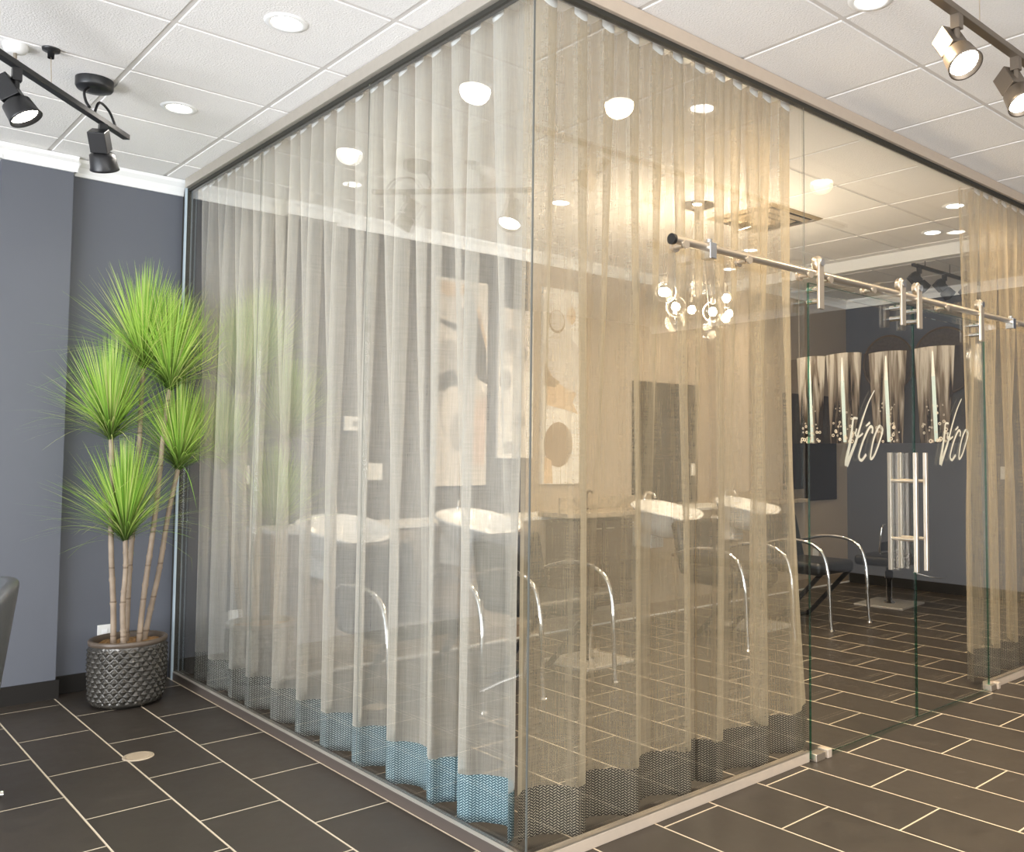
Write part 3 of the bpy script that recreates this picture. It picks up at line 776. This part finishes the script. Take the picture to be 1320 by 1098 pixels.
def shampoo_chair(x, label):
    r = thing('shampoo_chair', label, 'chair', (x,2.0,0), 0, 'black shampoo chairs in front of the sinks')
    MB().box((-.25,-.30,.40),(.25,.22,.50)).build('seat', M['blackvinyl'], r, bevel=.035, seg=4)
    T = Matrix.Translation((0,.22,.46)) @ Matrix.Rotation(math.radians(-14),4,'X')
    MB().box((-.25,-.045,0),(.25,.045,.40),0,T).build('backrest', M['blackvinyl'], r, bevel=.035, seg=4)
    for s in (-1,1):
        a = catmull([(s*.27,.30,.60),(s*.275,.05,.665),(s*.275,-.18,.665),(s*.275,-.33,.60),(s*.275,-.385,.46),(s*.272,-.40,.30),(s*.272,-.41,.10),(s*.272,-.42,.0)],8)
        ar = MB().tube(a,.0145,12).build('arm', M['chrome'], r)
        MB().cyl((s*.272,-.42),.022,0,.012,16).build('foot_pad', M['chrome'], ar)
        b = MB().tube([(s*.20,-.28,.42),(s*.20,.10,.04),(s*.20,.16,.0)],.02,10).build('leg', M['blackmetal'], r)
    MB().tube([(-.20,.13,.02),(.20,.13,.02)],.015,10).build('stretcher', M['blackmetal'], r)
    return r
CL = ('black shampoo chair with chrome arms, farthest left behind the left curtain','black shampoo chair with chrome arms just inside the glass corner','black shampoo chair with chrome arms behind the curtain right of the corner','black shampoo chair with chrome arms seen through the left sliding door edge')
c0 = shampoo_chair(UX[0], CL[0])
for x,l in zip(UX[1:], CL[1:]): dup(c0, (x,2.0,0), 0, l)

def stool(x, y, label):
    r = thing('pedestal_stool', label, 'stool', (x,y,0), 0, 'square based stools')
    MB().box((-.215,-.215,0),(.215,.215,.018)).build('base_plate', pbr('pale_steel',(.62,.60,.57),.35,.5) if 'pale_steel' not in bpy.data.materials else bpy.data.materials['pale_steel'], r, bevel=.004)
    c = MB().cyl((0,0),.026,.018,.40,20).build('column', M['chrome'], r)
    MB().cyl((0,0),.045,.018,.03,24).cyl((0,0),.036,.24,.30,24).build('collar', M['chrome'], c)
    MB().lathe([(0,.40),(.13,.40),(.162,.412),(.17,.44),(.16,.462),(.12,.47),(0,.47)],36).build('seat', M['blackvinyl'], r)
    return r
st0 = stool(2.10,2.09,'round black stool on a square steel base left of the granite vanity')
dup(st0,(3.88,2.10,0),0,'round black stool on a square steel base between the right hand sinks')

# styling chair with a chrome framed back
r = thing('styling_chair','dark styling chair with chrome loop frame on a square steel base by the blue wall','chair',(5.60,1.93,0),math.radians(6))
MB().box((-.245,-.23,0),(.245,.23,.018)).build('base_plate', bpy.data.materials['pale_steel'], r, bevel=.004)
cc = MB().cyl((0,0),.026,.018,.36,20).build('column', M['chrome'], r)
MB().cyl((0,0),.05,.018,.03,24).cyl((0,0),.038,.24,.30,24).build('collar', M['chrome'], cc)
MB().box((-.23,-.20,.36),(.23,.24,.45)).build('seat', M['blackvinyl'], r, bevel=.035, seg=4)
T = Matrix.Translation((-.12,-.06,.47)) @ Matrix.Rotation(math.radians(8),4,'X')
lp = [(-.20,0,.02),(-.22,0,.05),(-.235,0,.24),(-.22,0,.27),(.20,0,.27),(.22,0,.24),(.20,0,.05),(.18,0,.02)]
MB().tube(lp,.009,10,0,T,closed=True).build('back_frame', M['chrome'], r)
MB().box((-.205,-.006,.035),(.20,.006,.12),0,T).build('back_pad', M['blackvinyl'], r, bevel=.004)
MB().tube(catmull([(.06,-.2,.30),(.16,-.34,.26),(.30,-.40,.25),(.38,-.38,.26)],6),.008,8).build('footrest', M['chrome'], r)

def vanity(x0,x1,y0,label,bow,body,b0,b1):
    r = thing('vanity_cabinet', label, 'cabinet', (x0,0,0))
    W = x1-x0
    if body:
        MB().box((.03,y0,.20),(W-.03,2.974,.852)).build('cabinet_body', M['wood'], r, bevel=.003)
        for a,b in ((.04,W/2-.004),(W/2+.004,W-.04)):
            d = MB().box((a,y0-.018,.22),(b,y0-.0005,.835)).build('door', M['wood'], r, bevel=.003)
            hx = b-.10 if a < .1 else a+.02
            MB().tube([(hx,y0-.035,.79),(hx+.08,y0-.035,.79)],.005,8).build('handle', M['steel'], d)
    n = 16; top = []
    for k in range(n+1):
        q = k/n; top.append((W*q, y0-.03-bow*math.sin(PI*q)))
    yb = 3.034 if body else 2.997
    loop = top+[(W,yb),(0,yb)]
    N = len(loop); vs = [(x,y,.879) for x,y in loop]+[(x,y,.915) for x,y in loop]
    MB().add(vs,[tuple(range(N))[::-1],tuple(range(N,2*N))]+[(i,(i+1)%N,N+(i+1)%N,N+i) for i in range(N)]).build('granite_top', M['granite'], r, bevel=.004)
    MB().box((b0-x0,yb-.022,.916),(b1-x0,yb,1.01)).box((b0-x0,yb-.034,.8785),(b1-x0,yb,.9155)).build('backsplash', M['granite'], r, bevel=.003)
    f = MB().tube(catmull([(W*.62,yb-.05,.915),(W*.62,yb-.05,1.03),(W*.62,yb-.08,1.06),(W*.62,yb-.14,1.045)],6),.010,12)
    f.cyl((W*.62,yb-.05),.02,.915,.93,16).build('faucet', M['bronze'], r)
    return r
vanity(2.42,3.14,2.72,'dark wood vanity cabinet with bowed granite top between the sinks',.07,True,2.62,3.62)
vanity(4.72,5.75,2.93,'granite shelf top with backsplash on the far tan wall',.02,False,4.52,5.78)

# grey salon chair at the left edge
r = thing('salon_chair','grey bucket salon chair cut off by the left edge','chair',(-1.40,1.86,0))
rows = []
for i in range(21):
    w = -1.25+2.5*i/20; row = []
    for j in range(9):
        q = j/8; rad = .23+.055*q
        top = .86-.20*(abs(w)/1.25)**3
        z = .42+(top-.42)*q
        row.append((rad*math.cos(w)*1.0, rad*math.sin(w)*1.05, z))
    rows.append(row)
MB().grid(rows).build('bucket_back', M['greyvinyl'], r, solid=.05, bevel=.015, subsurf=1)
MB().lathe([(0,.38),(.19,.38),(.225,.41),(.225,.455),(.19,.48),(0,.485)],36).build('seat', M['greyvinyl'], r)
MB().cyl((0,0),.03,.05,.38,20).build('column', M['chrome'], r)
for k in range(5):
    w = 2*PI*k/5+.06
    MB().tube([(0,0,.075),(.15*math.cos(w),.15*math.sin(w),.055),(.285*math.cos(w),.285*math.sin(w),.022)],[.022,.018,.014],10).build('leg', M['chrome'], r)

# ------------------------------------------------------------------ ceiling lamps
def downlight(x, y, label, power=0, col=(1,.92,.80), spot=150):
    r = thing('downlight', label, 'ceiling light', (x,y,ZC), 0, 'recessed ceiling downlights')
    MB().lathe([(.055,.004),(.056,-.004),(.064,-.007),(.079,-.004),(.082,0)],40).build('trim_ring', M['white'], r)
    MB().lathe([(0,-.0025),(.056,-.0025)],40).build('lens', M['lampglow'], r)
    if power:
        l = bpy.data.lights.new('downlight_beam','SPOT'); l.energy = power*(3.0 if y > 0 and x > .6 else 1.8); l.color = col; l.spot_size = math.radians(spot); l.spot_blend = .8; l.shadow_soft_size = .06
        o = bpy.data.objects.new('downlight_beam', l); COL.objects.link(o); o.parent = r; o.location = (0,0,-.02)
    return r
CW = (1,.78,.50); CN = (1,.93,.84)
downlight(-.438,1.005,'bright downlight in the ceiling near the top edge left of the glass corner',22,CN)
downlight(-.443,2.23,'bright downlight in the ceiling above the plant beside the left track light',22,CN)
downlight(1.026,-.672,'bright downlight in the ceiling right of the corner at the top edge',80,CW)
downlight(2.77,-.72,'downlight outside the sliding doors above the view',75,CW)
downlight(4.54,-.73,'downlight outside the right glass panel above the view',60,CW)
downlight(1.366,.45,'downlight inside the glass room near the curtain right of the corner',20,CW)
downlight(3.856,.40,'downlight inside right of the doors beside the right curtain, nearer the glass',20,CW)
downlight(4.43,.86,'downlight inside right of the doors beside the right curtain, farther from the glass',16,CW)
downlight(1.936,2.204,'downlight inside seen just right of the glass corner',22,CW)
downlight(3.932,2.187,'downlight inside behind the door rail',22,CW)
downlight(4.40,2.80,'downlight inside over the far sinks by the back wall',24,CW)
downlight(.746,2.797,'downlight inside behind the left curtain near the back wall',14,CN)
downlight(5.213,1.812,'downlight beyond the white beam over the styling chair',9,CW)

# air diffuser
r = thing('ceiling_vent','square tan four way air diffuser in the inner ceiling','vent',(3.22,1.50,ZC))
for k,(s,z) in enumerate(((.29,-.004),(.225,-.016),(.155,-.022),(.085,-.026))):
    w = .028
    b = MB()
    for a in range(4):
        R = Matrix.Rotation(a*PI/2,4,'Z')
        b.add([(-s,-s,z),(s,-s,z),(s-w,-s+w,z-.014),(-s+w,-s+w,z-.014),(-s,-s,z+.004),(s,-s,z+.004)],[(0,1,2,3),(0,4,5,1)],0,False,R)
    b.build('louver_ring', pbr('vent_tan',(.40,.32,.22),.5) if 'vent_tan' not in bpy.data.materials else bpy.data.materials['vent_tan'], r)
MB().box((-.05,-.05,-.04),(.05,.05,-.032)).build('centre_plate', bpy.data.materials['vent_tan'], r)
MB().box((-.26,-.26,-.003),(.26,.26,-.001)).build('backing', M['gasket'], r)

# chandelier
def chandelier():
    r = thing('chandelier','cluster chandelier of glowing clear glass globes on chrome canopy','chandelier',(2.62,1.60,ZC))
    MB().lathe([(0,-.045),(.03,-.045),(.055,-.03),(.11,-.016),(.115,0)],36).build('canopy', M['chrome'], r)
    MB().cyl((0,0),.02,-.10,-.04,16).build('stem', M['chrome'], r)
    gm = glass_mat('globe_glass',(.97,.97,.97),.06)
    pts = [(-.33,-.10,-.66),(-.22,-.06,-.73),(-.16,.10,-.60),(-.05,-.16,-.75),(.08,.12,-.68),(.14,-.08,-.62),(.20,-.02,-.74),(.32,.06,-.68),(.02,.02,-.55),(-.12,.05,-.80),(.10,.0,-.84)]
    for k,(x,y,z) in enumerate(pts):
        x *= 1.3; y *= 1.2
        g = MB().lathe([(.02,.062)]+[(.066*math.sin(PI*i/16),.066*math.cos(PI*i/16)) for i in range(2,17)],24,0,Matrix.Translation((x,y,z))).build('globe', gm, r)
        MB().cyl((x,y),.014,z+.05,z+.085,14).build('socket', M['chrome'], g)
        MB().tube([(x*.08,y*.08,-.09),(x*.5,y*.5,-.09+(z+.18)*.45),(x,y,z+.083)],.0013,6).build('cord', M['steel'], g)
        if k < 8: MB().lathe([(.029*math.sin(PI*i/10),.029*math.cos(PI*i/10)) for i in range(11)],14,0,Matrix.Translation((x,y,z))).build('bulb', M['bulb'], g)
    l = bpy.data.lights.new('chandelier_glow','POINT'); l.energy = 80; l.color = (1,.77,.50); l.shadow_soft_size = .25
    o = bpy.data.objects.new('chandelier_glow', l); COL.objects.link(o); o.parent = r; o.location = (0,0,-.70)
chandelier()

# track lights
def head_parts(r, loc, d, metal, glow, inner=True):
    """spot head hung below a track point; d: aim"""
    loc = Vector(loc); d = Vector(d).normalized()
    st = MB().box((-.016,-.016,-.05),(.016,.016,0),0,Matrix.Translation(loc)).tube([loc+Vector((0,0,-.04)),loc+Vector((0,0,-.10))],.011,10)
    s = st.build('adapter_stem', metal, r)
    c = loc+Vector((0,0,-.135))
    F = frame_to(d, c)
    MB().box((-.036,-.036,.012),(.036,.036,.105),0,F).build('driver_box', metal, s, bevel=.003)
    MB().lathe([(0,.012),(.03,.012),(.052,-.004),(.058,-.062),(.061,-.072),(.055,-.072),(.05,-.05),(.0,-.045)],32,0,F).build('lamp_can', metal, s)
    if glow: MB().lathe([(0,-.0555),(.051,-.0555)],32,0,F).build('lamp_face', glow, s)
    return c
def spot(parent, c, d, e, col, size=60, rad=.05):
    l = bpy.data.lights.new('spot_beam','SPOT'); l.energy = e; l.color = col; l.spot_size = math.radians(size); l.spot_blend = .7; l.shadow_soft_size = rad
    o = bpy.data.objects.new('spot_beam', l); COL.objects.link(o); o.parent = parent
    o.matrix_local = frame_to(d, Vector(c)+Vector(d).normalized()*.09)
# left: diagonal, black
A = Vector((-1.80,1.06,2.85)); B = Vector((-.645,2.322,2.85))
r = thing('track_light','black track light hanging from the ceiling above the blue wall','track light')
dv = (B-A).normalized(); nv = Vector((-dv.y,dv.x,0)); L = (B-A).length
T = Matrix(((dv.x,nv.x,0,A.x),(dv.y,nv.y,0,A.y),(0,0,1,A.z),(0,0,0,1)))
MB().box((0,-.017,-.012),(L,.017,.012),0,T).build('track_bar', M['blackmetal'], r, bevel=.002)
q = A+dv*(L-.13)
MB().lathe([(0,-.05),(.03,-.05),(.07,-.045),(.076,-.035),(.076,0)],36,0,Matrix.Translation((-.826,2.146,ZC))).build('canopy', M['blackmetal'], r)
MB().tube(catmull([(-.85,2.13,ZC-.045),(-.875,2.10,ZC-.08),(-.875,2.07,ZC-.13),(-.86,2.06,2.862)],6),.006,8).build('cord', M['blackmetal'], r)
MB().tube(catmull([(-.83,2.11,2.862),(-.80,2.16,2.93),(-.74,2.24,2.925),(-.70,2.275,2.862)],6),.006,8).build('cord', M['blackmetal'], r)
MB().lathe([(0,-.012),(.012,-.012),(.012,-.04),(.013,-.012),(.032,-.010),(.034,0)],24,0,Matrix.Translation((-1.04,1.918,ZC))).build('support_cap', M['blackmetal'], r)
MB().tube([(-1.04,1.918,ZC-.03),(-1.04,1.89,2.862)],.0018,6).build('support_wire', M['steel'], r)
for s_ in (L-.20, L-.80, L-1.35):
    p = A+dv*s_-Vector((0,0,.012)); d = Vector((.35,.55,-1.0)) if s_ > L-.5 else Vector((.5,-.3,-.9))
    c = head_parts(r, p, d, M['blackmetal'], M['spotglow'])
    spot(r, c, d, 14, CN, 70)
# right: along X, bronze
r = thing('track_light','bronze track light with glaring spot heads at the top right','track light')
MB().box((.2,-.982,2.888),(3.4,-.948,2.912)).build('track_bar', M['bronze'], r, bevel=.002)
MB().tube([(1.28,-.965,2.912),(1.28,-.965,ZC)],.002,6).build('support_wire', M['steel'], r)
for x,d in ((1.10,(-.21,-.50,-.78)),(1.585,(-.20,-.45,-.80)),(2.3,(.2,.2,-.9))):
    c = head_parts(r, (x,-.965,2.888), d, M['bronze'], M['spotglow'])
    spot(r, c, d, 95, CW, 95)
# far: dark track beyond the beam
r = thing('track_light','dark track light with three heads beyond the white beam','track light')
MB().box((4.98,1.303,2.918),(6.5,1.337,2.942)).build('track_bar', M['blackmetal'], r, bevel=.002)
for x,y in ((5.08,0),(5.52,0),(6.0,0)):
    MB().tube([(x+.1,1.32,2.942),(x+.1,1.32,ZC)],.004,6).build('support_rod', M['blackmetal'], r)
    head_parts(r, (x,1.32,2.918), (.5,-.35,-.6), M['blackmetal'], None)
# sprinkler
r = thing('sprinkler_head','small white sprinkler head on the ceiling beside the left track','sprinkler',(-1.154,1.98,ZC))
MB().lathe([(0,-.035),(.02,-.035),(.038,-.028),(.045,-.012),(.045,0)],28).build('cup', M['white'], r)
MB().cyl((0,0),.007,-.065,-.034,12).cyl((0,0),.016,-.068,-.064,16).build('nozzle', M['steel'], r)

# ------------------------------------------------------------------ sky and added area lights
W = bpy.data.worlds.new('World'); S.world = W; W.use_nodes = True
bg = W.node_tree.nodes['Background']; bg.inputs[0].default_value = (.86,.93,1.0,1); bg.inputs[1].default_value = 2.2
def added_light(name, loc, d, sx, sy, e, col):
    l = bpy.data.lights.new(name,'AREA'); l.shape = 'RECTANGLE'; l.size = sx; l.size_y = sy; l.energy = e; l.color = col
    o = bpy.data.objects.new(name, l); COL.objects.link(o); o.matrix_world = frame_to(d, loc)
added_light('added_daylight', (-5.9,-.6,1.5), (1,.12,.06), 5.5, 2.6, 190, (.84,.92,1.0))  # area light added for daylight from unseen windows on the left
added_light('added_daylight', (-1.4,-5.9,1.5), (0,1,.06), 8.6, 2.6, 230, (1,.95,.88))  # area light added to brighten the room from behind the camera

added_light('ceiling_fill', (-5.6,-1.0,.15), (.8,.1,.75), 6, 1.2, 560, (.97,.97,1.0))  # upward area light added only to brighten the ceiling
# ------------------------------------------------------------------ camera
yaw, pit, rol, fpx, sx, sy = .8052, .0513, .0047, 1164.99, 150.12, -24.54
f = Vector((math.cos(yaw)*math.cos(pit), math.sin(yaw)*math.cos(pit), math.sin(pit)))
rt = f.cross(Vector((0,0,1))); rt.normalize(); up = rt.cross(f)
r2 = rt*math.cos(rol)+up*math.sin(rol); u2 = -rt*math.sin(rol)+up*math.cos(rol)
cam = bpy.data.cameras.new('camera'); co = bpy.data.objects.new('camera', cam); COL.objects.link(co)
b = -f
co.matrix_world = Matrix(((r2.x,u2.x,b.x,-1.8513),(r2.y,u2.y,b.y,-2.3942),(r2.z,u2.z,b.z,1.3577),(0,0,0,1)))
cam.sensor_fit = 'HORIZONTAL'; cam.sensor_width = 36; cam.lens = fpx*36/1320
cam.shift_x = -sx/1320; cam.shift_y = sy/1320
cam.clip_start = .05
S.camera = co
S.view_settings.view_transform = 'Standard'; S.view_settings.look = 'None'; S.view_settings.gamma = 1
S.view_settings.exposure = 0.0; S.view_settings.use_curve_mapping = False
S.cycles.transparent_max_bounces = 64
S.cycles.max_bounces = 12
S.cycles.sample_clamp_indirect = 6
S.cycles.use_denoising = True
